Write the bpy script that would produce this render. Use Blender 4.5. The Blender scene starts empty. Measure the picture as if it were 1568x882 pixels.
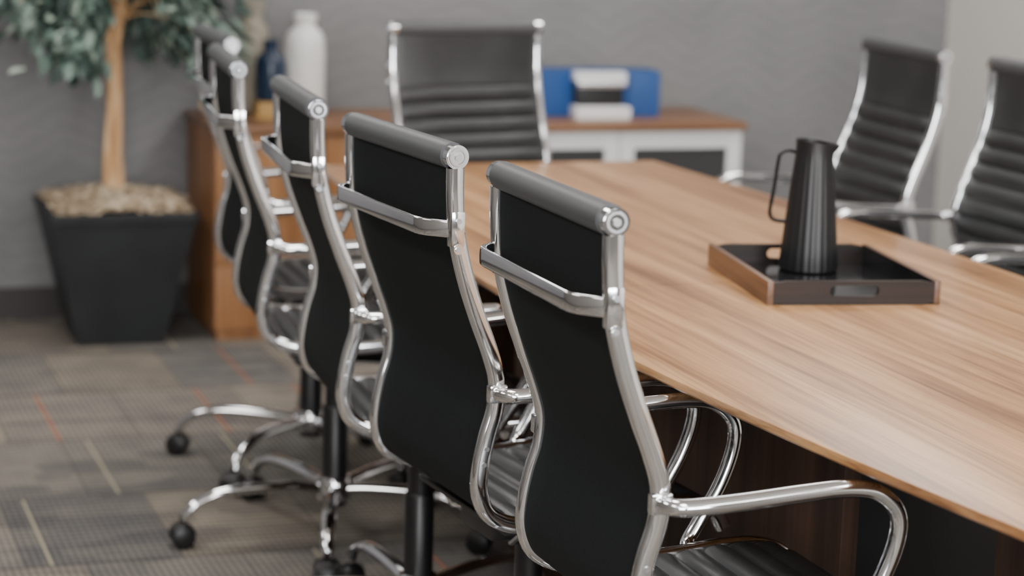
import bpy, bmesh, math, random
from mathutils import Vector, Matrix
random.seed(7)
SC = bpy.context.scene
COL = SC.collection

# ------------------------------------------------------------------ helpers
def srgb(r, g, b):
    def f(c):
        c /= 255.0
        return c / 12.92 if c <= 0.04045 else ((c + 0.055) / 1.055) ** 2.4
    return (f(r), f(g), f(b), 1.0)

def new_mat(name, color=(0.5, 0.5, 0.5, 1), rough=0.5, metal=0.0, coat=0.0, spec=0.5):
    m = bpy.data.materials.new(name)
    m.use_nodes = True
    b = m.node_tree.nodes['Principled BSDF']
    b.inputs['Base Color'].default_value = color
    b.inputs['Roughness'].default_value = rough
    b.inputs['Metallic'].default_value = metal
    b.inputs['Specular IOR Level'].default_value = spec
    if coat:
        b.inputs['Coat Weight'].default_value = coat
        b.inputs['Coat Roughness'].default_value = 0.1
    return m, m.node_tree, b

def N(nt, typ, **kw):
    n = nt.nodes.new(typ)
    for k, v in kw.items():
        setattr(n, k, v)
    return n

def coords(nt, scale=(1, 1, 1), rot=(0, 0, 0), kind='Object'):
    tc = N(nt, 'ShaderNodeTexCoord')
    mp = N(nt, 'ShaderNodeMapping')
    mp.inputs['Scale'].default_value = scale
    mp.inputs['Rotation'].default_value = rot
    nt.links.new(tc.outputs[kind], mp.inputs['Vector'])
    return mp.outputs['Vector']

def noise(nt, vec, scale, detail=4, rough=0.5, dist=0.0):
    n = N(nt, 'ShaderNodeTexNoise')
    n.inputs['Scale'].default_value = scale
    n.inputs['Detail'].default_value = detail
    n.inputs['Roughness'].default_value = rough
    n.inputs['Distortion'].default_value = dist
    nt.links.new(vec, n.inputs['Vector'])
    return n.outputs['Fac']

def ramp(nt, fac, stops):
    r = N(nt, 'ShaderNodeValToRGB')
    el = r.color_ramp.elements
    while len(el) > 1:
        el.remove(el[-1])
    el[0].position = stops[0][0]; el[0].color = stops[0][1]
    for p, c in stops[1:]:
        e = el.new(p); e.color = c
    nt.links.new(fac, r.inputs['Fac'])
    return r.outputs['Color']

def mix(nt, a, b, fac, mode='MIX'):
    m = N(nt, 'ShaderNodeMix', data_type='RGBA', blend_type=mode)
    for sock, v in ((m.inputs[6], a), (m.inputs[7], b), (m.inputs[0], fac)):
        if isinstance(v, (tuple, float, int)):
            sock.default_value = v
        else:
            nt.links.new(v, sock)
    return m.outputs[2]

def math_n(nt, op, a, b=None, c=None):
    m = N(nt, 'ShaderNodeMath', operation=op)
    for i, v in enumerate((a, b, c)):
        if v is None: continue
        if isinstance(v, (int, float)): m.inputs[i].default_value = v
        else: nt.links.new(v, m.inputs[i])
    return m.outputs[0]

def bump(nt, bsdf, h, strength=0.3, dist=0.01):
    b = N(nt, 'ShaderNodeBump')
    b.inputs['Strength'].default_value = strength
    b.inputs['Distance'].default_value = dist
    nt.links.new(h, b.inputs['Height'])
    nt.links.new(b.outputs['Normal'], bsdf.inputs['Normal'])

# ------------------------------------------------------------------ materials
def wood_mat(name, dark, mid, light, rough=0.35, axis='Y', coat=0.0, sc=1.0, streak=0.55, spec=0.5):
    m, nt, b = new_mat(name, mid, rough, coat=coat, spec=spec)
    s = {'Y': (14, 0.75, 14), 'X': (0.75, 14, 14), 'Z': (14, 14, 0.75)}[axis]
    v = coords(nt, tuple(q * sc for q in s))
    s2 = {'Y': (75, 1.6, 75), 'X': (1.6, 75, 75), 'Z': (75, 75, 1.6)}[axis]
    v2 = coords(nt, tuple(q * sc for q in s2))
    n1 = noise(nt, v, 1.0, 5, 0.6, 0.7)
    n2 = noise(nt, v2, 1.0, 3, 0.65, 0.3)
    c1 = ramp(nt, n1, [(0.30, dark), (0.47, mid), (0.66, light)])
    c2 = ramp(nt, n2, [(0.36, (0.62, 0.55, 0.49, 1)), (0.55, (1, 1, 1, 1)), (0.72, (1.12, 1.12, 1.12, 1))])
    c = mix(nt, c1, c2, streak, 'MULTIPLY')
    nt.links.new(c, b.inputs['Base Color'])
    bump(nt, b, n2, 0.05, 0.002)
    return m

M_TABLE = wood_mat('table_walnut_laminate', srgb(134, 92, 58), srgb(182, 136, 92), srgb(204, 160, 116), 0.31, 'Y', streak=0.95)
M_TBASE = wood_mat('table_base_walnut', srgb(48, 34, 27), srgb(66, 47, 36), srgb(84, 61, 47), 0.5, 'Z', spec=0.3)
M_CRED = wood_mat('credenza_walnut', srgb(128, 86, 54), srgb(164, 115, 74), srgb(184, 136, 94), 0.4, 'Z')
M_CREDTOP = wood_mat('credenza_top_walnut', srgb(104, 70, 48), srgb(132, 94, 66), srgb(152, 112, 82), 0.35, 'X')
M_TRAYW = wood_mat('tray_walnut_side', srgb(44, 30, 22), srgb(88, 61, 42), srgb(130, 93, 64), 0.35, 'Y', 0.0)
M_TRAYSHADE = wood_mat('tray_shaded_end', srgb(20, 15, 13), srgb(36, 27, 22), srgb(56, 40, 31), 0.45, 'X', 0.0, spec=0.25)  # darker copy of the tray walnut, end-wall shade put into the colour
M_TRAYIN = new_mat('tray_black_lacquer', srgb(22, 22, 24), 0.12, coat=0.5)[0]
M_CHROME = new_mat('polished_chrome', (0.76, 0.765, 0.78, 1), 0.09, 1.0)[0]
M_SCREW = new_mat('brushed_screw_metal', (0.5, 0.51, 0.53, 1), 0.3, 1.0)[0]

def leather():
    m, nt, b = new_mat('black_leather', srgb(44, 45, 46), 0.40, spec=0.5)
    v = coords(nt, (1, 1, 1))
    vo = N(nt, 'ShaderNodeTexVoronoi'); vo.inputs['Scale'].default_value = 420
    nt.links.new(v, vo.inputs['Vector'])
    bump(nt, b, vo.outputs['Distance'], 0.12, 0.001)
    n = noise(nt, v, 9, 3)
    nt.links.new(ramp(nt, n, [(0.3, srgb(38, 39, 40)), (0.7, srgb(48, 49, 50))]), b.inputs['Base Color'])
    return m
M_LEATHER = leather()
def backfab():
    m, nt, b = new_mat('black_vinyl_back', srgb(24, 27, 28), 0.75, spec=0.15)
    v = coords(nt, (1, 1, 1))
    n = noise(nt, v, 300, 2)
    nt.links.new(ramp(nt, n, [(0.3, srgb(20, 23, 24)), (0.7, srgb(28, 31, 32))]), b.inputs['Base Color'])
    bump(nt, b, n, 0.2, 0.001)
    return m
M_BACK = backfab()
M_RAIL = new_mat('rail_grey_leather', srgb(72, 73, 75), 0.5)[0]
M_BLACKP = new_mat('black_plastic', srgb(23, 23, 24), 0.4)[0]
M_PIST = new_mat('black_gas_lift', srgb(20, 20, 22), 0.35)[0]
def planter_mat():
    m, nt, b = new_mat('charcoal_planter', srgb(36, 38, 41), 0.6)
    v = coords(nt)
    nt.links.new(ramp(nt, noise(nt, v, 6, 4), [(0.3, srgb(31, 33, 36)), (0.7, srgb(41, 44, 47))]), b.inputs['Base Color'])
    return m
M_PLANTER = planter_mat()
def mulch():
    m, nt, b = new_mat('wood_chip_mulch', srgb(190, 168, 140), 0.85)
    v = coords(nt)
    nt.links.new(ramp(nt, noise(nt, v, 45, 3), [(0.3, srgb(150, 128, 102)), (0.5, srgb(200, 181, 154)), (0.7, srgb(230, 216, 194))]), b.inputs['Base Color'])
    return m
M_MULCH = mulch()
def bark():
    m, nt, b = new_mat('ficus_bark', srgb(214, 176, 138), 0.7)
    v = coords(nt, (22, 22, 3.0))
    n = noise(nt, v, 1.5, 4)
    nt.links.new(ramp(nt, n, [(0.32, srgb(158, 112, 68)), (0.5, srgb(216, 172, 124)), (0.68, srgb(238, 206, 164))]), b.inputs['Base Color'])
    bump(nt, b, n, 0.4, 0.01)
    return m
M_BARK = bark()
def leafm():
    m, nt, b = new_mat('ficus_leaf', srgb(84, 104, 88), 0.4)
    g = N(nt, 'ShaderNodeNewGeometry')
    nt.links.new(ramp(nt, g.outputs['Random Per Island'], [(0.0, srgb(40, 58, 52)), (0.45, srgb(76, 98, 88)), (0.75, srgb(122, 141, 130)), (1.0, srgb(182, 195, 180))]), b.inputs['Base Color'])  # palest tones put leaf highlights into the base colour
    return m
M_LEAF = leafm()
M_WHITEC = new_mat('white_ceramic', srgb(236, 236, 232), 0.35)[0]
M_NAVY = new_mat('navy_glazed_ceramic', srgb(30, 48, 72), 0.2)[0]
M_TAN = new_mat('tan_stoneware', srgb(160, 152, 136), 0.6)[0]
M_GOLD = new_mat('gold_wood_stand', srgb(184, 148, 88), 0.5)[0]
M_BLUE = new_mat('blue_board', srgb(20, 72, 136), 0.5)[0]
M_PAPER = new_mat('white_paper', srgb(225, 225, 226), 0.6)[0]
M_SILVER = new_mat('satin_silver', (0.7, 0.7, 0.72, 1), 0.25, 1.0)[0]
M_CWHITE = new_mat('credenza_white_lacquer', srgb(228, 229, 230), 0.4)[0]
M_CDARK = new_mat('credenza_dark_panel', srgb(58, 58, 60), 0.35)[0]
M_BLKCER = new_mat('black_ribbed_ceramic', srgb(22, 22, 23), 0.4)[0]
M_TRIM = new_mat('dark_vinyl_baseboard', srgb(58, 54, 53), 0.6)[0]
M_CEIL = new_mat('ceiling_tile_white', srgb(225, 225, 222), 0.9)[0]

def wallpaper():
    m, nt, b = new_mat('grey_wave_wallpaper', srgb(140, 140, 142), 0.75)
    tc = N(nt, 'ShaderNodeTexCoord')
    sp = N(nt, 'ShaderNodeSeparateXYZ'); nt.links.new(tc.outputs['Object'], sp.inputs[0])
    tri = math_n(nt, 'PINGPONG', sp.outputs['X'], 0.17)
    n = noise(nt, tc.outputs['Object'], 4.5, 3)
    z = math_n(nt, 'ADD', math_n(nt, 'ADD', sp.outputs['Z'], math_n(nt, 'MULTIPLY', tri, 0.45)), math_n(nt, 'MULTIPLY', n, 0.16))
    s = math_n(nt, 'SINE', math_n(nt, 'MULTIPLY', z, 105.0))
    h = math_n(nt, 'ADD', math_n(nt, 'MULTIPLY', s, 0.5), 0.5)
    n2 = noise(nt, tc.outputs['Object'], 2.2, 4)
    c = ramp(nt, n2, [(0.3, srgb(120, 120, 121)), (0.7, srgb(134, 133, 134))])
    c2 = mix(nt, c, ramp(nt, h, [(0, (0.93, 0.93, 0.93, 1)), (1, (1.0, 1.0, 1.0, 1))]), 1.0, 'MULTIPLY')
    nt.links.new(c2, b.inputs['Base Color'])
    bump(nt, b, h, 0.12, 0.004)
    return m
M_WALLP = wallpaper()
def paint(name, c):
    m, nt, b = new_mat(name, c, 0.8)
    bump(nt, b, noise(nt, coords(nt), 120, 2), 0.05, 0.002)
    return m
M_PAINT = paint('off_white_wall_paint', srgb(210, 206, 200))
M_PAINTG = paint('warm_grey_wall_paint', srgb(106, 102, 98))

def carpet():
    m, nt, b = new_mat('carpet_tile_planks', srgb(110, 105, 100), 0.95, spec=0.1)
    tc = N(nt, 'ShaderNodeTexCoord')
    sp = N(nt, 'ShaderNodeSeparateXYZ'); nt.links.new(tc.outputs['Object'], sp.inputs[0])
    TX, TY = 0.34, 0.52
    row = math_n(nt, 'FLOOR', math_n(nt, 'DIVIDE', sp.outputs['Y'], TY))
    xs = math_n(nt, 'ADD', math_n(nt, 'DIVIDE', sp.outputs['X'], TX), math_n(nt, 'MULTIPLY', row, 0.37))
    colx = math_n(nt, 'FLOOR', xs)
    fx = math_n(nt, 'FRACT', xs)
    fy = math_n(nt, 'FRACT', math_n(nt, 'DIVIDE', sp.outputs['Y'], TY))
    cb = N(nt, 'ShaderNodeCombineXYZ'); nt.links.new(colx, cb.inputs[0]); nt.links.new(row, cb.inputs[1])
    wn = N(nt, 'ShaderNodeTexWhiteNoise', noise_dimensions='3D'); nt.links.new(cb.outputs[0], wn.inputs['Vector'])
    base = ramp(nt, wn.outputs['Value'], [(0.0, srgb(102, 100, 99)), (0.25, srgb(118, 115, 111)), (0.5, srgb(128, 121, 112)), (0.75, srgb(110, 109, 108)), (1.0, srgb(140, 132, 122))])
    ribx = math_n(nt, 'SINE', math_n(nt, 'MULTIPLY', sp.outputs['X'], 2 * math.pi / 0.016))
    riby = math_n(nt, 'SINE', math_n(nt, 'MULTIPLY', sp.outputs['Y'], 2 * math.pi / 0.030))
    rib = math_n(nt, 'ADD', math_n(nt, 'MULTIPLY', ribx, 0.34), math_n(nt, 'MULTIPLY', riby, 0.20))
    rib = math_n(nt, 'ADD', rib, 0.5)
    ribc = ramp(nt, rib, [(0.1, (0.56, 0.56, 0.57, 1)), (0.9, (1.22, 1.20, 1.17, 1))])
    c = mix(nt, base, ribc, 1.0, 'MULTIPLY')
    mp = N(nt, 'ShaderNodeMapping'); mp.inputs['Scale'].default_value = (3.0, 9.0, 1)
    nt.links.new(tc.outputs['Object'], mp.inputs['Vector'])
    v2 = N(nt, 'ShaderNodeTexVoronoi', distance='CHEBYCHEV'); v2.inputs['Scale'].default_value = 1.2
    nt.links.new(mp.outputs[0], v2.inputs['Vector'])
    sc2 = N(nt, 'ShaderNodeSeparateColor'); nt.links.new(v2.outputs['Color'], sc2.inputs[0])
    c = mix(nt, c, ramp(nt, sc2.outputs[0], [(0.0, (0.72, 0.72, 0.745, 1)), (0.5, (0.98, 0.975, 0.965, 1)), (1.0, (1.22, 1.18, 1.12, 1))]), 0.8, 'MULTIPLY')
    nz = noise(nt, tc.outputs['Object'], 9, 4)
    c = mix(nt, c, ramp(nt, nz, [(0.3, (0.82, 0.82, 0.84, 1)), (0.7, (1.1, 1.09, 1.06, 1))]), 1.0, 'MULTIPLY')
    sep = N(nt, 'ShaderNodeSeparateColor'); nt.links.new(wn.outputs['Color'], sep.inputs[0])
    line = math_n(nt, 'LESS_THAN', math_n(nt, 'ABSOLUTE', math_n(nt, 'SUBTRACT', fx, math_n(nt, 'MULTIPLY_ADD', sep.outputs[1], 0.7, 0.15))), 0.010)
    isor = math_n(nt, 'MULTIPLY', line, math_n(nt, 'GREATER_THAN', sep.outputs[0], 0.74))
    isyl = math_n(nt, 'MULTIPLY', line, math_n(nt, 'LESS_THAN', sep.outputs[0], 0.38))
    c = mix(nt, c, srgb(168, 104, 76), math_n(nt, 'MULTIPLY', isor, 0.85))
    c = mix(nt, c, srgb(164, 157, 134), math_n(nt, 'MULTIPLY', isyl, 0.8))
    j = math_n(nt, 'MAXIMUM', math_n(nt, 'LESS_THAN', fx, 0.012), math_n(nt, 'LESS_THAN', fy, 0.022))
    c = mix(nt, c, srgb(70, 68, 67), math_n(nt, 'MULTIPLY', j, 0.7))
    nt.links.new(c, b.inputs['Base Color'])
    bump(nt, b, math_n(nt, 'ADD', rib, nz), 0.3, 0.003)
    return m
M_CARPET = carpet()
def emis(name, col, st):
    m = bpy.data.materials.new(name); m.use_nodes = True
    nt = m.node_tree; nt.nodes.clear()
    e = N(nt, 'ShaderNodeEmission'); e.inputs[0].default_value = col; e.inputs[1].default_value = st
    o = N(nt, 'ShaderNodeOutputMaterial'); nt.links.new(e.outputs[0], o.inputs[0])
    return m
M_PANEL = emis('ceiling_light_diffuser', (1, 0.975, 0.94, 1), 13.0)

# ------------------------------------------------------------------ mesh utils
def smooth(me, ang=40):
    for p in me.polygons: p.use_smooth = True
    try:
        me.set_sharp_from_angle(angle=math.radians(ang))
    except Exception:
        pass

def mk_mesh(name, bm, mat, sm=40):
    bmesh.ops.recalc_face_normals(bm, faces=bm.faces[:])
    me = bpy.data.meshes.new(name)
    bm.to_mesh(me); bm.free()
    mats = mat if isinstance(mat, (list, tuple)) else [mat]
    for q in mats: me.materials.append(q)
    if sm: smooth(me, sm)
    return me

def obj(name, me, parent=None, loc=(0, 0, 0), rot=(0, 0, 0)):
    o = bpy.data.objects.new(name, me)
    o.location = loc; o.rotation_euler = rot
    COL.objects.link(o)
    if parent is not None: o.parent = parent
    return o

def empty(name, loc=(0, 0, 0), rz=0.0):
    e = bpy.data.objects.new(name, None)
    e.empty_display_size = 0.1
    e.location = loc; e.rotation_euler = (0, 0, rz)
    COL.objects.link(e)
    return e

def add_box(bm, c, s, bev=0.0, rz=0.0, mi=0):
    r = bmesh.ops.create_cube(bm, size=1.0)
    vs = r['verts']
    for v in vs:
        v.co = Vector((v.co.x * s[0], v.co.y * s[1], v.co.z * s[2]))
    fs = set(f for v in vs for f in v.link_faces)
    if bev > 0:
        es = list(set(e for v in vs for e in v.link_edges))
        rr = bmesh.ops.bevel(bm, geom=es, offset=bev, segments=2, affect='EDGES', profile=0.7)
        vs = list(set(rr['verts']) | set(v for v in vs if v.is_valid))
        fs = set(f for v in vs for f in v.link_faces)
    M = Matrix.Translation(c) @ Matrix.Rotation(rz, 4, 'Z')
    for v in vs: v.co = M @ v.co
    for f in fs: f.material_index = mi

def box_mesh(name, c, s, mat, bev=0.002):
    bm = bmesh.new(); add_box(bm, Vector(c), s, bev)
    return mk_mesh(name, bm, mat, 30)

def catmull(pts, n=8):
    P = [Vector(p) for p in pts]
    out = []
    for i in range(len(P) - 1):
        p0 = P[i - 1] if i > 0 else P[i] * 2 - P[i + 1]
        p1, p2 = P[i], P[i + 1]
        p3 = P[i + 2] if i + 2 < len(P) else P[i + 1] * 2 - P[i]
        for k in range(n):
            t = k / n
            out.append(0.5 * ((2 * p1) + (-p0 + p2) * t + (2 * p0 - 5 * p1 + 4 * p2 - p3) * t * t + (-p0 + 3 * p1 - 3 * p2 + p3) * t ** 3))
    out.append(P[-1])
    return out

def sweep(bm, pts, ra, rb=None, ref=Vector((0, 1, 0)), seg=14, cap=True, squarish=1.0, radii=None):
    if rb is None: rb = ra
    rings = []
    n = len(pts)
    prevA = None
    for i, p in enumerate(pts):
        t = (pts[min(i + 1, n - 1)] - pts[max(i - 1, 0)])
        t.normalize()
        A = ref if prevA is None else prevA
        A = A - t * A.dot(t)
        if A.length < 1e-4:
            A = Vector((1, 0, 0)) - t * t.x
        A.normalize(); prevA = A
        B = t.cross(A)
        k = radii[i] if radii else 1.0
        ring = []
        for j in range(seg):
            a = 2 * math.pi * j / seg
            ca, sa = math.cos(a), math.sin(a)
            if squarish != 1.0:
                ca = math.copysign(abs(ca) ** squarish, ca); sa = math.copysign(abs(sa) ** squarish, sa)
            ring.append(bm.verts.new(p + A * ca * ra * k + B * sa * rb * k))
        rings.append(ring)
    for a, b in zip(rings[:-1], rings[1:]):
        for j in range(seg):
            bm.faces.new((a[j], a[(j + 1) % seg], b[(j + 1) % seg], b[j]))
    if cap:
        bm.faces.new(rings[0][::-1]); bm.faces.new(rings[-1])
    return rings

def lathe(bm, prof, seg=32, c=Vector((0, 0, 0)), mod=None, cap=True):
    rings = []
    for r, z in prof:
        ring = []
        for j in range(seg):
            a = 2 * math.pi * j / seg
            rr = r * (mod(a, z) if mod else 1.0)
            ring.append(bm.verts.new(c + Vector((rr * math.cos(a), rr * math.sin(a), z))))
        rings.append(ring)
    for a, b in zip(rings[:-1], rings[1:]):
        for j in range(seg):
            bm.faces.new((a[j], a[(j + 1) % seg], b[(j + 1) % seg], b[j]))
    if cap:
        bm.faces.new(rings[0][::-1]); bm.faces.new(rings[-1])
    return rings

def cyl(bm, p0, p1, r, seg=18, r2=None):
    p0, p1 = Vector(p0), Vector(p1)
    d = (p1 - p0).normalized()
    ref = Vector((0, 0, 1)) if abs(d.z) < 0.9 else Vector((1, 0, 0))
    radii = None
    if r2 is not None: radii = [1.0, r2 / r]
    sweep(bm, [p0, p1], r, r, ref, seg, radii=radii)

# ------------------------------------------------------------------ office chair meshes
HW = 0.2225
PROF = [(0.0, 1.055), (0.001, 1.01), (0.006, 0.95), (0.022, 0.885), (0.045, 0.82), (0.067, 0.765), (0.080, 0.72),
        (0.078, 0.675), (0.066, 0.632), (0.057, 0.585), (0.056, 0.545), (0.072, 0.508), (0.113, 0.486),
        (0.18, 0.478), (0.28, 0.482), (0.38, 0.490), (0.44, 0.489), (0.48, 0.474), (0.50, 0.445)]
prof = catmull([Vector((x, 0, z)) for x, z in PROF], 8)

def chair_meshes():
    D = {}
    FY = HW - 0.010
    RZ = 1.072
    bm = bmesh.new()
    for s in (-1, 1):
        pts = [Vector((p.x, s * FY, p.z)) for p in prof]
        sweep(bm, pts, 0.0105, 0.0135, Vector((0, 1, 0)), 16, squarish=0.62)
    for x, z in ((0.15, 0.466), (0.36, 0.470)):
        cyl(bm, (x, -FY, z), (x, FY, z), 0.009)
    for s in (-1, 1):
        sweep(bm, [Vector(q) for q in ((0.15, s * 0.19, 0.466), (0.16, s * 0.12, 0.425), (0.25, s * 0.05, 0.415), (0.35, s * 0.12, 0.425), (0.36, s * 0.19, 0.470))], 0.006)
    D['side_frame'] = mk_mesh('side_frame', bm, M_CHROME)
    bm = bmesh.new()
    for s in (-1, 1):
        cyl(bm, (0, s * (HW - 0.024), RZ), (0, s * (HW - 0.0015), RZ), 0.0185, 32)
        cyl(bm, (0, s * (HW - 0.0015), RZ), (0, s * HW, RZ), 0.0170, 32)
        add_box(bm, Vector((0.003, s * (FY + 0.003), 0.962)), (0.023, 0.018, 0.055), 0.005)
        cyl(bm, (0.004, s * (FY + 0.008), 0.932), (0.004, s * (FY + 0.013), 0.932), 0.008)
    D['rail_end_cap'] = mk_mesh('rail_end_cap', bm, M_CHROME, 30)
    bm = bmesh.new()
    for s in (-1, 1):
        # raised ring and hex screw on the cap face
        ring = []
        for (r_, y_) in ((0.0145, 0.0), (0.0140, 0.0012), (0.0105, 0.0012), (0.0100, 0.0)):
            ring.append([bm.verts.new((r_ * math.cos(2 * math.pi * j / 28), s * (HW + y_), RZ + r_ * math.sin(2 * math.pi * j / 28))) for j in range(28)])
        for a, b in zip(ring[:-1], ring[1:]):
            for j in range(28): bm.faces.new((a[j], a[(j + 1) % 28], b[(j + 1) % 28], b[j]))
        cyl(bm, (0, s * HW, RZ), (0, s * (HW + 0.0025), RZ), 0.0058, 6)
        for z in (0.932, 0.975):
            cyl(bm, (0.003, s * (FY + 0.010), z), (0.003, s * (FY + 0.0150), z), 0.0045, 8)
        for z, x in ((0.615, 0.062), (0.59, 0.058)):
            cyl(bm, (x, s * (FY + 0.008), z), (x, s * (FY + 0.0125), z), 0.004, 8)
    D['bolt_heads'] = mk_mesh('bolt_heads', bm, M_SCREW)
    bm = bmesh.new()
    cyl(bm, (0, -(HW - 0.021), RZ), (0, HW - 0.021, RZ), 0.0205, 28)
    D['top_rail'] = mk_mesh('top_rail', bm, M_RAIL)
    bm = bmesh.new()
    L = [0.0]
    src = [Vector((0.0, 0, 1.075))] + prof[1:-3]
    for a, b in zip(src[:-1], src[1:]): L.append(L[-1] + (b - a).length)
    tot = L[-1]
    def at(s):
        for i in range(len(L) - 1):
            if s <= L[i + 1] or i == len(L) - 2:
                t = (s - L[i]) / max(1e-9, L[i + 1] - L[i])
                return src[i].lerp(src[i + 1], t)
    n = int(tot / 0.0045)
    pitch = 0.044; s0 = 0.155
    fr, bk = [], []
    W = FY - 0.006
    ys = [-W, -W * 0.97, -W * 0.9, -W * 0.45, 0, W * 0.45, W * 0.9, W * 0.97, W]
    for i in range(n + 1):
        s = tot * i / n
        p = at(s); q0 = at(max(0, s - 0.004)); q1 = at(min(tot, s + 0.004))
        t = (q1 - q0).normalized()
        nf = Vector((-t.z, 0, t.x))
        if s < s0: o = 0.010 * min(1, 0.35 + s / 0.03)
        else:
            ph = ((s - s0) / pitch) % 1.0
            o = 0.0025 + 0.0125 * abs(math.sin(math.pi * ph)) ** 0.6
        if i == n: o = 0.002
        rf, rb = [], []
        for y in ys:
            e = max(0.0, (abs(y) / W - 0.88) / 0.12)
            rf.append(bm.verts.new(p + nf * (o * (1 - 0.75 * e * e)) + Vector((0, y, 0))))
            sag = 0.004 * (1 - (y / W) ** 2)
            rb.append(bm.verts.new(p - nf * (0.003 - sag * 0.5) + Vector((0, y, 0))))
        fr.append(rf); bk.append(rb)
    m = len(ys)
    for i in range(n):
        for j in range(m - 1):
            f = bm.faces.new((fr[i][j], fr[i][j + 1], fr[i + 1][j + 1], fr[i + 1][j])); f.material_index = 0
            f = bm.faces.new((bk[i][j], bk[i + 1][j], bk[i + 1][j + 1], bk[i][j + 1])); f.material_index = 1
        for j in (0, m - 1):
            f = bm.faces.new((fr[i][j], fr[i + 1][j], bk[i + 1][j], bk[i][j])); f.material_index = 1
    for i in (0, n):
        for j in range(m - 1):
            bm.faces.new((fr[i][j], fr[i][j + 1], bk[i][j + 1], bk[i][j]))
    D['ribbed_sling'] = mk_mesh('ribbed_sling', bm, [M_LEATHER, M_BACK], 60)
    bm = bmesh.new()
    z = 0.962
    pts = [Vector((0.000, -FY, z)), Vector((-0.010, -FY + 0.004, z)), Vector((-0.030, -FY + 0.026, z)), Vector((-0.037, -FY + 0.040, z)), Vector((-0.039, -FY + 0.058, z))]
    full = pts + [Vector((p.x, -p.y, p.z)) for p in reversed(pts)]
    sweep(bm, full, 0.0135, 0.0045, Vector((0, 0, 1)), 16, squarish=0.55)
    D['back_brace'] = mk_mesh('back_brace', bm, M_CHROME, 50)
    bm = bmesh.new()
    for s in (-1, 1):
        A = [(0.078, s * (FY + 0.002), 0.701), (0.086, s * (FY + 0.030), 0.702), (0.112, s * 0.252, 0.703), (0.18, s * 0.253, 0.706), (0.27, s * 0.253, 0.712),
             (0.330, s * 0.253, 0.714), (0.376, s * 0.253, 0.706), (0.408, s * 0.253, 0.678), (0.411, s * 0.252, 0.638), (0.391, s * 0.250, 0.580),
             (0.354, s * 0.247, 0.518), (0.335, s * 0.240, 0.492), (0.325, s * (FY + 0.004), 0.482)]
        sweep(bm, catmull([Vector(a) for a in A], 7), 0.0120, 0.0120, Vector((0, 1, 0)), 14)
        add_box(bm, Vector((0.079, s * (FY + 0.005), 0.701)), (0.030, 0.016, 0.028), 0.004)
    D['armrests'] = mk_mesh('armrests', bm, M_CHROME)
    bm = bmesh.new()
    add_box(bm, Vector((0.25, 0, 0.432)), (0.20, 0.13, 0.045), 0.008)
    add_box(bm, Vector((0.25, 0, 0.460)), (0.26, 0.36, 0.008), 0.002)
    cyl(bm, (0.22, -0.05, 0.43), (0.22, -0.20, 0.42), 0.005)
    add_box(bm, Vector((0.22, -0.215, 0.42)), (0.02, 0.06, 0.012), 0.003)
    D['seat_mechanism'] = mk_mesh('seat_mechanism', bm, M_BLACKP)
    bm = bmesh.new()
    lathe(bm, [(0.029, 0.075), (0.029, 0.30), (0.026, 0.305), (0.024, 0.305), (0.024, 0.42)], 24)
    D['gas_lift'] = mk_mesh('gas_lift', bm, M_PIST)
    bm = bmesh.new()
    lathe(bm, [(0.030, 0.085), (0.040, 0.09), (0.042, 0.125), (0.036, 0.14), (0.030, 0.142)], 24)
    for k in range(5):
        a = 2 * math.pi * k / 5
        d = Vector((math.cos(a), math.sin(a), 0))
        raw = [(0.025, 0.112), (0.10, 0.121), (0.19, 0.124), (0.262, 0.118), (0.311, 0.100), (0.336, 0.078), (0.343, 0.062)]
        pts = catmull([d * r + Vector((0, 0, z)) for r, z in raw], 5)
        ref = Vector((-d.y, d.x, 0))
        nn = len(pts)
        sweep(bm, pts, 0.015, 0.011, ref, 12, radii=[1.25 - 0.4 * i / nn for i in range(nn)])
    D['star_base'] = mk_mesh('star_base', bm, M_CHROME)
    bm = bmesh.new()
    for k in range(5):
        a = 2 * math.pi * k / 5
        d = Vector((math.cos(a), math.sin(a), 0)); t = Vector((-d.y, d.x, 0))
        c = d * 0.346 + Vector((0, 0, 0.0265))
        for s in (-1, 1):
            p = c + t * s * 0.016
            sweep(bm, [p - t * 0.011, p - t * 0.008, p + t * 0.008, p + t * 0.011], 0.026, 0.026, Vector((0, 0, 1)), 22, radii=[0.85, 1, 1, 0.85])
        hp = [c + Vector((0, 0, 0.027 * math.sin(q))) + d * 0.027 * math.cos(q) for q in [math.pi * i / 8 for i in range(9)]]
        sweep(bm, hp, 0.020, 0.003, t, 10)
        cyl(bm, c + Vector((0, 0, 0.0)), c + Vector((0, 0, 0.045)), 0.007, 10)
        cyl(bm, c - t * 0.02, c + t * 0.02, 0.008, 10)
    D['casters'] = mk_mesh('casters', bm, M_BLACKP)
    return D
CM = chair_meshes()
HX = 0.25
def office_chair(x, y, ang, star):
    e = empty('office_chair', (x, y, 0), ang)
    for k in ('side_frame', 'rail_end_cap', 'bolt_heads', 'top_rail', 'ribbed_sling', 'back_brace', 'armrests', 'seat_mechanism'):
        obj(k, CM[k], e)
    obj('gas_lift', CM['gas_lift'], e, (HX, 0, 0))
    st = star - ang
    obj('star_base', CM['star_base'], e, (HX, 0, 0), (0, 0, st))
    obj('casters', CM['casters'], e, (HX, 0, 0), (0, 0, st))
    return e
R = math.radians
office_chair(1.0418, 2.8090, 0.0156, R(190))
office_chair(1.0097, 3.4238, 0.1062, R(172))
office_chair(0.9958, 4.0615, -0.0746, R(169))
office_chair(1.0157, 4.7860, -0.0936, R(181))
office_chair(1.1139, 5.3835, -0.0237, R(152))
office_chair(1.8625, 5.7367, -1.4353, R(100))
office_chair(2.84, 5.12, math.pi - 0.02, R(10))
office_chair(2.875, 4.515, math.pi + 0.03, R(20))
office_chair(2.87, 3.88, math.pi + 0.02, R(5))
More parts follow.
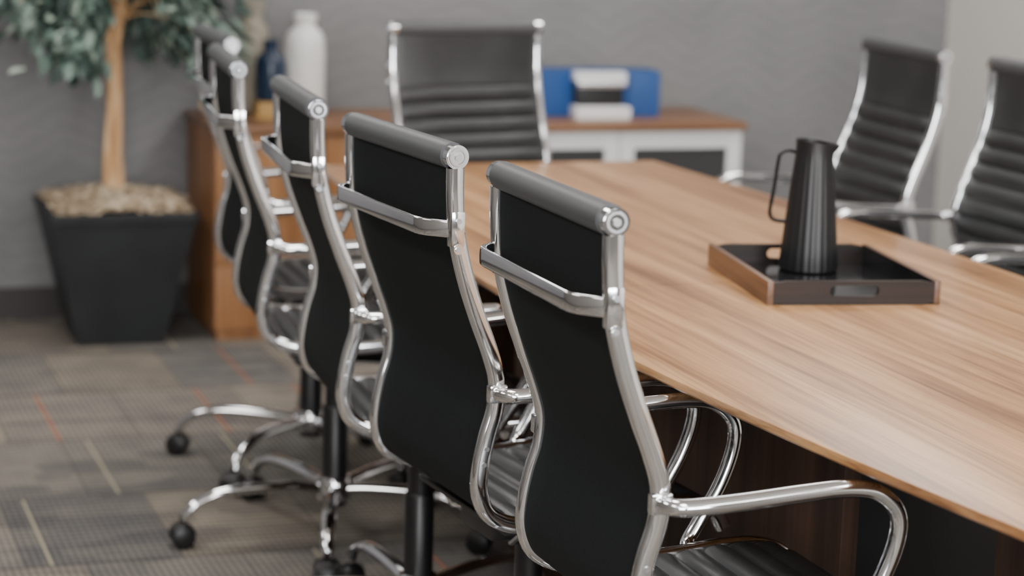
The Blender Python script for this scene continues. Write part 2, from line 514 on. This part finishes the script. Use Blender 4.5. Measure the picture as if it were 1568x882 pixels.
office_chair(2.88, 3.25, math.pi - 0.03, R(30))

# ------------------------------------------------------------------ conference table
table = empty('conference_table', (0, 0, 0))
YM = 3.783; Y0 = 2.12; Y1 = 5.448; XL = 1.309; XR = 2.370
def edge_l(y): return XL + (0.0537 if y < YM else 0.030) * (y - YM) ** 2
def edge_r(y): return XR - (0.0537 if y < YM else 0.026) * (y - YM) ** 2
def table_half(ya, yb, name):
    bm = bmesh.new()
    n = 24
    def outline(ins):
        y_a = ya + (ins if ya == Y0 else min(ins, 0.0006)); y_b = yb - (ins if yb == Y1 else min(ins, 0.0006))
        yy = [y_a + (y_b - y_a) * i / n for i in range(n + 1)]
        return [(edge_l(y) + ins, y) for y in yy] + [(edge_r(y) - ins, y) for y in reversed(yy)]
    lay = [(0.003, 0.7505), (0.0008, 0.7497), (0.0, 0.7475), (0.0, 0.739), (0.003, 0.7355), (0.024, 0.7285)]
    rings = [[bm.verts.new((x, y, z)) for x, y in outline(i)] for i, z in lay]
    for a, b in zip(rings[:-1], rings[1:]):
        k = len(a)
        for j in range(k):
            bm.faces.new((a[j], b[j], b[(j + 1) % k], a[(j + 1) % k]))
    bm.faces.new(rings[0]); bm.faces.new(rings[-1][::-1])
    obj(name, mk_mesh(name, bm, M_TABLE, 25), table)
table_half(Y0, YM - 0.0012, 'tabletop_near_half')
table_half(YM + 0.0012, Y1, 'tabletop_far_half')
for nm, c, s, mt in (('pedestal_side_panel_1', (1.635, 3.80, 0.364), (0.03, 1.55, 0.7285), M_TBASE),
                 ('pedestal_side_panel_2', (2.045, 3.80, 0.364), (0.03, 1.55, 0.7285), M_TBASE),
                 ('pedestal_shade_block', (1.84, 3.80, 0.362), (0.378, 1.49, 0.724), M_BLACKP),  # black box added to paint the shade between the base panels
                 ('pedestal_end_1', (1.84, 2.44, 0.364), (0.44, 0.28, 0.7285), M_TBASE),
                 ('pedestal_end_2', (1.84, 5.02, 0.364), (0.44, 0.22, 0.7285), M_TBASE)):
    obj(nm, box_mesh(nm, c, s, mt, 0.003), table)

# ------------------------------------------------------------------ serving tray
tray = empty('serving_tray', (1.925, 3.740, 0.7505), R(-8.6))
TW, TD, TH, TT = 0.324, 0.40, 0.043, 0.011
bm = bmesh.new()
add_box(bm, Vector((-TW / 2 + TT / 2, 0, TH / 2)), (TT, TD, TH), 0.0012)
add_box(bm, Vector((TW / 2 - TT / 2, 0, TH / 2)), (TT, TD, TH), 0.0012)
obj('tray_long_sides', mk_mesh('tray_long_sides', bm, M_TRAYW, 30), tray)
def tray_ends():
    w, d, h, t = TW, TD, TH, TT
    bm = bmesh.new()
    iw = w - 2 * t
    sw, sh = 0.092, 0.020
    zc = 0.025
    for s in (-1, 1):
        y = s * (d / 2 - t / 2)
        K = 10
        hole, rim = [], []
        for q in (1, -1):
            for i in range(K + 1):
                a = (-math.pi / 2 + math.pi * i / K) if q == 1 else (math.pi / 2 + math.pi * i / K)
                hole.append((q * (sw / 2 - sh / 2) + math.cos(a) * q * sh / 2 if False else q * (sw / 2 - sh / 2) + math.cos(a) * sh / 2, zc + math.sin(a) * sh / 2))
                k = (i / K) * 2 - 1
                if q == -1: k = -k
                x0 = sw / 2 - sh / 2
                if k < -0.5: u = (k + 1) / 0.5; rim.append((q * (x0 + u * (iw / 2 - x0)), 0.0))
                elif k > 0.5: u = (1 - k) / 0.5; rim.append((q * (x0 + u * (iw / 2 - x0)), h))
                else: rim.append((q * iw / 2, h * (k + 0.5)))
        nv = len(hole)
        layers = []
        for yy in (y - t / 2, y + t / 2):
            layers.append(([bm.verts.new((a, yy, b)) for a, b in hole], [bm.verts.new((a, yy, b)) for a, b in rim]))
        for i in range(nv):
            j = (i + 1) % nv
            for (ho, ri) in layers:
                bm.faces.new((ho[i], ho[j], ri[j], ri[i]))
            bm.faces.new((layers[0][0][i], layers[1][0][i], layers[1][0][j], layers[0][0][j]))
            bm.faces.new((layers[0][1][i], layers[0][1][j], layers[1][1][j], layers[1][1][i]))
    return mk_mesh('tray_handle_ends', bm, M_TRAYSHADE, 30)
obj('tray_handle_ends', tray_ends(), tray)
bm = bmesh.new(); add_box(bm, Vector((0, 0, 0.004)), (0.301, 0.377, 0.007), 0.0)
for sx in (-1, 1):
    add_box(bm, Vector((sx * 0.1502, 0, 0.0235)), (0.0014, 0.377, 0.037), 0)
obj('tray_floor_panel', mk_mesh('tray_floor_panel', bm, M_TRAYIN, 30), tray)

# ------------------------------------------------------------------ ribbed pitcher
pitcher = empty('coffee_pitcher', (1.954, 3.847, 0.7585), R(-19.4))
bm = bmesh.new()
NR = 22
def rmod(a, z):
    k = 1.0
    if z < 0.225: k += 0.026 * abs(math.sin(a * NR / 2)) - 0.022
    if z > 0.222:
        t = min(1, (z - 0.222) / 0.030)
        k += 0.42 * t * max(0, math.cos(a)) ** 8
    return k
H = 0.248
pr = [(0.052, 0.0), (0.056, 0.003), (0.0565, 0.012), (0.053, 0.05), (0.0475, 0.11), (0.042, 0.165), (0.037, 0.21), (0.0355, 0.226), (0.0355, 0.236), (0.036, H), (0.0335, H), (0.033, 0.232), (0.036, 0.19), (0.045, 0.10), (0.049, 0.015), (0.001, 0.012)]
lathe(bm, pr, NR * 10, Vector((0, 0, 0)), rmod)
for v in bm.verts:
    if v.co.z > 0.23: v.co.z -= 0.12 * v.co.x
obj('pitcher_body', mk_mesh('pitcher_body', bm, M_BLKCER, 35), pitcher)
bm = bmesh.new()
hp = catmull([Vector(q) for q in ((-0.034, 0, 0.226), (-0.050, 0, 0.229), (-0.064, 0, 0.222), (-0.068, 0, 0.205), (-0.074, 0, 0.15), (-0.079, 0, 0.112), (-0.075, 0, 0.098), (-0.064, 0, 0.093), (-0.046, 0, 0.092))], 6)
sweep(bm, hp, 0.0055, 0.0038, Vector((0, 1, 0)), 12)
obj('pitcher_handle', mk_mesh('pitcher_handle', bm, M_BLKCER), pitcher)

# ------------------------------------------------------------------ credenza
cred = empty('credenza', (0, 0, 0))
CX0, CX1, CY0, CY1, CH = 1.424, 3.208, 6.855, 7.318, 0.680
def part(nm, x0, x1, y0, y1, z0, z1, mat, bev=0.002, par=None):
    return obj(nm, box_mesh(nm, ((x0 + x1) / 2, (y0 + y1) / 2, (z0 + z1) / 2), (x1 - x0, y1 - y0, z1 - z0), mat, bev), par or cred)
part('credenza_top', CX0 - 0.012, CX1 + 0.012, CY0 - 0.015, CY1, CH - 0.026, CH, M_CREDTOP, 0.003)
WX = 2.12
part('wood_carcass', CX0, WX, CY0 + 0.02, CY1, 0.03, CH - 0.027, M_CRED)
part('plinth_wood', CX0 + 0.01, WX, CY0 + 0.012, CY1, 0.0, 0.03, M_CRED)
dx = (WX - CX0) / 2
k = 0
for c in range(2):
    for z0, z1 in ((0.034, 0.24), (0.244, 0.44), (0.444, 0.648)):
        k += 1
        part('drawer_front_%d' % k, CX0 + c * dx + 0.002, CX0 + (c + 1) * dx - 0.002, CY0, CY0 + 0.019, z0, z1, M_CRED, 0.0015)
        xc = CX0 + (c + 0.5) * dx
        part('drawer_pull_%d' % k, xc - 0.06, xc + 0.06, CY0 - 0.012, CY0 - 0.001, z1 - 0.035, z1 - 0.027, M_SILVER, 0.002)
part('white_carcass', WX + 0.001, CX1, CY0 + 0.02, CY1, 0.0, CH - 0.027, M_CWHITE)
doors = [(WX + 0.003, 2.44), (2.444, 2.768), (2.772, CX1)]
for i, (a, b_) in enumerate(doors):
    z0, z1, st, tr = 0.03, CH - 0.03, 0.05, 0.056
    bm = bmesh.new()
    zc, zz = (z0 + z1) / 2, z1 - z0
    add_box(bm, Vector((a + st / 2, CY0 + 0.01, zc)), (st, 0.019, zz), 0.001)
    add_box(bm, Vector((b_ - st / 2, CY0 + 0.01, zc)), (st, 0.019, zz), 0.001)
    add_box(bm, Vector(((a + b_) / 2, CY0 + 0.01, z1 - tr / 2)), (b_ - a - 2 * st, 0.019, tr), 0)
    add_box(bm, Vector(((a + b_) / 2, CY0 + 0.01, z0 + 0.03)), (b_ - a - 2 * st, 0.019, 0.06), 0)
    nm = 'white_door_frame_%d' % (i + 1)
    obj(nm, mk_mesh(nm, bm, M_CWHITE, 30), cred)
    part('dark_door_panel_%d' % (i + 1), a + st, b_ - st, CY0 + 0.012, CY0 + 0.0195, z0 + 0.06, z1 - tr, M_CDARK, 0)

def vase(name, x, y, z, profile, mat, seg=40):
    bm = bmesh.new()
    lathe(bm, profile, seg)
    return obj(name, mk_mesh(name, bm, mat, 50), None, (x, y, z))
zt = CH
vase('white_bottle_vase', 1.770, 7.13, zt, [(0.050, 0), (0.062, 0.006), (0.065, 0.05), (0.065, 0.20), (0.062, 0.250), (0.052, 0.272), (0.036, 0.284), (0.031, 0.293), (0.033, 0.302), (0.038, 0.315), (0.038, 0.326), (0.034, 0.329), (0.026, 0.31), (0.024, 0.285), (0.045, 0.25), (0.050, 0.05), (0.002, 0.02)], M_WHITEC)
bm = bmesh.new(); add_box(bm, Vector((0, 0, 0.025)), (0.10, 0.10, 0.050), 0.004)
add_box(bm, Vector((0, 0, 0.003)), (0.12, 0.12, 0.006), 0.001)
obj('square_wooden_riser', mk_mesh('square_wooden_riser', bm, M_GOLD, 30), None, (1.650, 7.10, zt))
vase('navy_bottle_vase', 1.650, 7.10, zt + 0.050, [(0.038, 0), (0.047, 0.006), (0.049, 0.05), (0.049, 0.120), (0.042, 0.145), (0.024, 0.156), (0.022, 0.165), (0.024, 0.182), (0.026, 0.195), (0.020, 0.196), (0.016, 0.165), (0.036, 0.135), (0.04, 0.03), (0.002, 0.015)], M_NAVY)
vase('tan_bottle_vase', 1.618, 7.235, zt, [(0.045, 0), (0.056, 0.008), (0.058, 0.08), (0.056, 0.22), (0.050, 0.275), (0.036, 0.295), (0.032, 0.31), (0.036, 0.33), (0.044, 0.36), (0.040, 0.361), (0.03, 0.32), (0.03, 0.30), (0.045, 0.26), (0.05, 0.05), (0.002, 0.02)], M_TAN)

bx = empty('blue_document_box', (2.765, 7.07, zt), R(-3))
bm = bmesh.new()
add_box(bm, Vector((0, 0.03, 0.077)), (0.415, 0.11, 0.154), 0.004)
add_box(bm, Vector((-0.155, -0.034, 0.076)), (0.108, 0.012, 0.150), 0.002, 0.12)
add_box(bm, Vector((0.155, -0.034, 0.076)), (0.108, 0.012, 0.150), 0.002, -0.12)
obj('blue_folded_board', mk_mesh('blue_folded_board', bm, M_BLUE, 30), bx)
bm = bmesh.new()
add_box(bm, Vector((-0.01, -0.045, 0.137)), (0.182, 0.06, 0.030), 0.006)
add_box(bm, Vector((-0.01, -0.075, 0.020)), (0.190, 0.08, 0.040), 0.004)
obj('paper_stack', mk_mesh('paper_stack', bm, M_PAPER, 30), bx)
bm = bmesh.new(); add_box(bm, Vector((-0.01, -0.045, 0.082)), (0.165, 0.055, 0.084), 0.014)
obj('black_device_body', mk_mesh('black_device_body', bm, M_BLACKP, 30), bx)
bm = bmesh.new()
cyl(bm, (-0.095, -0.080, 0.112), (0.075, -0.080, 0.112), 0.011)
obj('silver_clip_bar', mk_mesh('silver_clip_bar', bm, M_SILVER), bx)

# ------------------------------------------------------------------ ficus in planter
fic = empty('potted_ficus_tree', (1.130, 6.985, 0))
bm = bmesh.new()
def sq(h, z): return [bm.verts.new((sx * h, sy * h, z)) for sx, sy in ((-1, -1), (1, -1), (1, 1), (-1, 1))]
lv = [(0.128, 0.0), (0.134, 0.003), (0.216, 0.395), (0.221, 0.398), (0.223, 0.42), (0.220, 0.423), (0.208, 0.423), (0.204, 0.36)]
rs = [sq(h, z) for h, z in lv]
for a, b_ in zip(rs[:-1], rs[1:]):
    for j in range(4): bm.faces.new((a[j], a[(j + 1) % 4], b_[(j + 1) % 4], b_[j]))
bm.faces.new(rs[0]); bm.faces.new(rs[-1])
obj('square_tapered_planter', mk_mesh('square_tapered_planter', bm, M_PLANTER, 20), fic)
bm = bmesh.new()
G = 26
grid = [[None] * (G + 1) for _ in range(G + 1)]
for i in range(G + 1):
    for j in range(G + 1):
        x = -0.204 + 0.408 * i / G; y = -0.204 + 0.408 * j / G
        r = math.hypot(x, y)
        z = 0.420 + 0.05 * max(0, 1 - r / 0.24) + random.uniform(-0.006, 0.010)
        grid[i][j] = bm.verts.new((x, y, z))
for i in range(G):
    for j in range(G):
        bm.faces.new((grid[i][j], grid[i + 1][j], grid[i + 1][j + 1], grid[i][j + 1]))
for _ in range(700):
    x, y = random.uniform(-0.205, 0.205), random.uniform(-0.205, 0.205)
    z = 0.432 + 0.05 * max(0, 1 - math.hypot(x, y) / 0.24)
    a = random.uniform(0, 6.28); l = random.uniform(0.012, 0.028); w = random.uniform(0.003, 0.007)
    M = Matrix.Translation((x, y, z)) @ Matrix.Rotation(a, 4, 'Z') @ Matrix.Rotation(random.uniform(-.7, .7), 4, 'X') @ Matrix.Rotation(random.uniform(-.7, .7), 4, 'Y')
    bm.faces.new([bm.verts.new(M @ Vector(q)) for q in ((-l, -w, 0), (l, -w, 0.002), (l, w, 0.002), (-l, w, 0))])
obj('mulch_bed', mk_mesh('mulch_bed', bm, M_MULCH, 0), fic)
YLIM = 0.325
bm = bmesh.new()
for k in range(3):
    pts = []
    for i in range(60):
        t = i / 59
        a = k * 2 * math.pi / 3 + t * 6.0
        rr = 0.015 + 0.004 * math.sin(t * 9 + k) + max(0, t - 0.5) * 0.06
        pts.append(Vector((rr * math.cos(a), rr * math.sin(a), 0.43 + t * 0.95)))
    sweep(bm, pts, 0.0150, 0.0150, Vector((1, 0, 0)), 10, radii=[1.15 - 0.45 * i / 59 for i in range(60)])
tips = []
for k in range(78):
    low = k >= 48
    a = random.uniform(0, 6.28)
    if low:
        a = random.choice((random.uniform(-1.5, 0.9), random.uniform(-1.5, 0.9), random.uniform(2.2, 4.4)))
        z0 = random.uniform(0.98, 1.25); r = random.uniform(0.20, 0.40); zz = random.uniform(0.93, 1.2)
    else:
        z0 = random.uniform(0.9, 1.3); r = random.uniform(0.14, 0.36); zz = z0 + random.uniform(-0.02, 0.65)
    top = max(zz, z0) + (0.05 if low else 0)
    p = [Vector((0, 0, z0)), Vector((r * 0.35 * math.cos(a), r * 0.35 * math.sin(a), (z0 + top) * 0.5)),
         Vector((r * 0.75 * math.cos(a + .2), r * 0.75 * math.sin(a + .2), zz + (0.03 if low else 0))), Vector((r * math.cos(a + .3), r * math.sin(a + .3), zz - random.uniform(0, .1)))]
    for q in p: q.y = min(q.y, 0.26)
    P = catmull(p, 5)
    sweep(bm, P, 0.0042, 0.0042, Vector((1, 0, 0.1)), 6, radii=[1 - 0.75 * i / (len(P) - 1) for i in range(len(P))])
    tips += P[6:]
for v in bm.verts: v.co.y = min(v.co.y, YLIM)
obj('braided_trunk', mk_mesh('braided_trunk', bm, M_BARK), fic)
bm = bmesh.new()
def leaf(p, d, l):
    d.normalize()
    s = d.cross(Vector((random.uniform(-.5, .5), random.uniform(-.5, .5), 1))).normalized()
    u = s.cross(d)
    w = l * 0.26
    c = [p, p + d * l * .3 + s * w, p + d * l * .65 + s * w * .85 - u * l * .05, p + d * l - u * l * .15, p + d * l * .65 - s * w * .85 - u * l * .05, p + d * l * .3 - s * w]
    mid = [p + d * l * .3 - u * l * .06, p + d * l * .65 - u * l * .11]
    if max(q.y for q in c) > YLIM: return False
    V = [bm.verts.new(q) for q in c]; Mv = [bm.verts.new(q) for q in mid]
    bm.faces.new((V[0], V[1], Mv[0])); bm.faces.new((V[0], Mv[0], V[5]))
    bm.faces.new((V[1], V[2], Mv[1], Mv[0])); bm.faces.new((V[5], Mv[0], Mv[1], V[4]))
    bm.faces.new((V[2], V[3], Mv[1])); bm.faces.new((Mv[1], V[3], V[4]))
    return True
cnt = 0
while cnt < 4600:
    t = random.choice(tips)
    p = t + Vector((random.gauss(0, .04), random.gauss(0, .04), random.gauss(0, .05)))
    if math.hypot(p.x, p.y) > 0.43 or p.y > 0.30 or p.z < 0.85 or p.z > 2.0: continue
    if abs(p.x - 0.03) < 0.075 and p.z < 1.14 and p.y < 0.02: continue
    d = Vector((p.x, p.y, 0)) * 2.2 + Vector((random.uniform(-.6, .6), random.uniform(-.6, .6), random.uniform(-1.3, .25)))
    if leaf(p, d, random.uniform(0.05, 0.08)): cnt += 1
obj('ficus_foliage', mk_mesh('ficus_foliage', bm, M_LEAF, 0), fic)

# ------------------------------------------------------------------ room shell
RX0, RX1, RY0, RY1, RH = -2.6, 4.235, -3.2, 7.33, 2.75
def slab(nm, x0, x1, y0, y1, z0, z1, mat):
    bm = bmesh.new(); add_box(bm, Vector(((x0 + x1) / 2, (y0 + y1) / 2, (z0 + z1) / 2)), (x1 - x0, y1 - y0, z1 - z0))
    return obj(nm, mk_mesh(nm, bm, mat, 0))
slab('floor', RX0 - .1, RX1 + .1, RY0 - .1, RY1 + .1, -0.06, 0.0, M_CARPET)
slab('ceiling', RX0 - .1, RX1 + .1, RY0 - .1, RY1 + .1, RH, RH + 0.06, M_CEIL)
slab('wall_back', RX0 - .1, RX1, RY1, RY1 + 0.1, 0, RH, M_WALLP)
slab('wall_right', RX1, RX1 + 0.1, RY0, RY1 + 0.1, 0, RH, M_PAINT)
slab('wall_left', RX0 - 0.1, RX0, RY0, RY1, 0, RH, M_PAINTG)
slab('baseboard_back', RX0, RX1, RY1 - 0.012, RY1, 0, 0.10, M_TRIM)
slab('baseboard_right', RX1 - 0.012, RX1, RY0, RY1 - 0.012, 0, 0.10, M_TRIM)
slab('baseboard_left', RX0, RX0 + 0.012, RY0, RY1 - 0.012, 0, 0.10, M_TRIM)
bm = bmesh.new()
wins = [(-1.9, 0.5), (1.1, 3.5)]
wz0, wz1 = 0.75, 2.45
def seg(x0, x1, z0, z1): add_box(bm, Vector(((x0 + x1) / 2, RY0 - 0.05, (z0 + z1) / 2)), (x1 - x0, 0.1, z1 - z0))
seg(RX0 - .1, RX1 + .1, 0, wz0); seg(RX0 - .1, RX1 + .1, wz1, RH)
seg(RX0 - .1, wins[0][0], wz0, wz1); seg(wins[0][1], wins[1][0], wz0, wz1); seg(wins[1][1], RX1 + .1, wz0, wz1)
obj('wall_rear', mk_mesh('wall_rear', bm, M_PAINTG, 0))
for i, (a, b_) in enumerate(wins):
    bm = bmesh.new()
    yy = RY0 - 0.03
    for x in (a + 0.025, (a + b_) / 2, b_ - 0.025): add_box(bm, Vector((x, yy, (wz0 + wz1) / 2)), (0.05, 0.05, wz1 - wz0), 0.003)
    for z in (wz0 + 0.025, wz1 - 0.025): add_box(bm, Vector(((a + b_) / 2, yy, z)), (b_ - a, 0.05, 0.05), 0.003)
    obj('window_%d' % (i + 1), mk_mesh('window_%d' % (i + 1), bm, M_CWHITE, 30))
    L = bpy.data.lights.new('window_daylight_%d' % (i + 1), 'AREA')
    L.shape = 'RECTANGLE'; L.size = b_ - a; L.size_y = wz1 - wz0; L.energy = 215; L.color = (0.98, 0.985, 1.0)
    o = bpy.data.objects.new('window_daylight_%d' % (i + 1), L); COL.objects.link(o)
    o.location = ((a + b_) / 2, RY0 - 0.12, (wz0 + wz1) / 2)
    o.rotation_euler = (R(90), 0, 0)
for ix, x in enumerate((-1.2, 0.9, 3.0)):
    for iy, y in enumerate((-1.6, 1.0, 3.6, 6.0)):
        bm = bmesh.new()
        add_box(bm, Vector((0, 0, 0)), (0.6, 1.2, 0.012), 0, mi=1)
        for sx in (-1, 1): add_box(bm, Vector((sx * 0.31, 0, 0)), (0.02, 1.24, 0.02), 0, mi=0)
        for sy in (-1, 1): add_box(bm, Vector((0, sy * 0.61, 0)), (0.6, 0.02, 0.02), 0, mi=0)
        obj('ceiling_light_panel', mk_mesh('ceiling_light_panel', bm, [M_CWHITE, M_PANEL], 0), None, (x, y, RH - 0.011))

w = bpy.data.worlds.new('daylight_world'); SC.world = w; w.use_nodes = True
w.node_tree.nodes['Background'].inputs[0].default_value = (0.88, 0.93, 1.0, 1)
w.node_tree.nodes['Background'].inputs[1].default_value = 1.0

# ------------------------------------------------------------------ camera
f, Hc, pit, roll, yaw = 3455.05, 1.5103, 0.1865, 0.0324, 0.3380
cam = bpy.data.cameras.new('camera'); co = bpy.data.objects.new('camera', cam); COL.objects.link(co)
c, s, cp, sp = math.cos(yaw), math.sin(yaw), math.cos(pit), math.sin(pit)
F = Vector((s * cp, c * cp, -sp)); R0 = Vector((c, -s, 0)); D0 = Vector((-s * sp, -c * sp, -cp))
cr, sr = math.cos(roll), math.sin(roll)
RR = R0 * cr - D0 * sr
DD = R0 * sr + D0 * cr
U = -DD
Mx = Matrix(((RR.x, U.x, -F.x, 0), (RR.y, U.y, -F.y, 0), (RR.z, U.z, -F.z, Hc), (0, 0, 0, 1)))
co.matrix_world = Mx
cam.sensor_fit = 'HORIZONTAL'; cam.sensor_width = 36
cam.lens = f / 1568 * 36
cam.clip_start = 0.05
cam.dof.use_dof = True; cam.dof.focus_distance = 3.3; cam.dof.aperture_fstop = 3.0
SC.camera = co
SC.view_settings.view_transform = 'AgX'
SC.view_settings.look = 'None'
SC.view_settings.exposure = 0.18
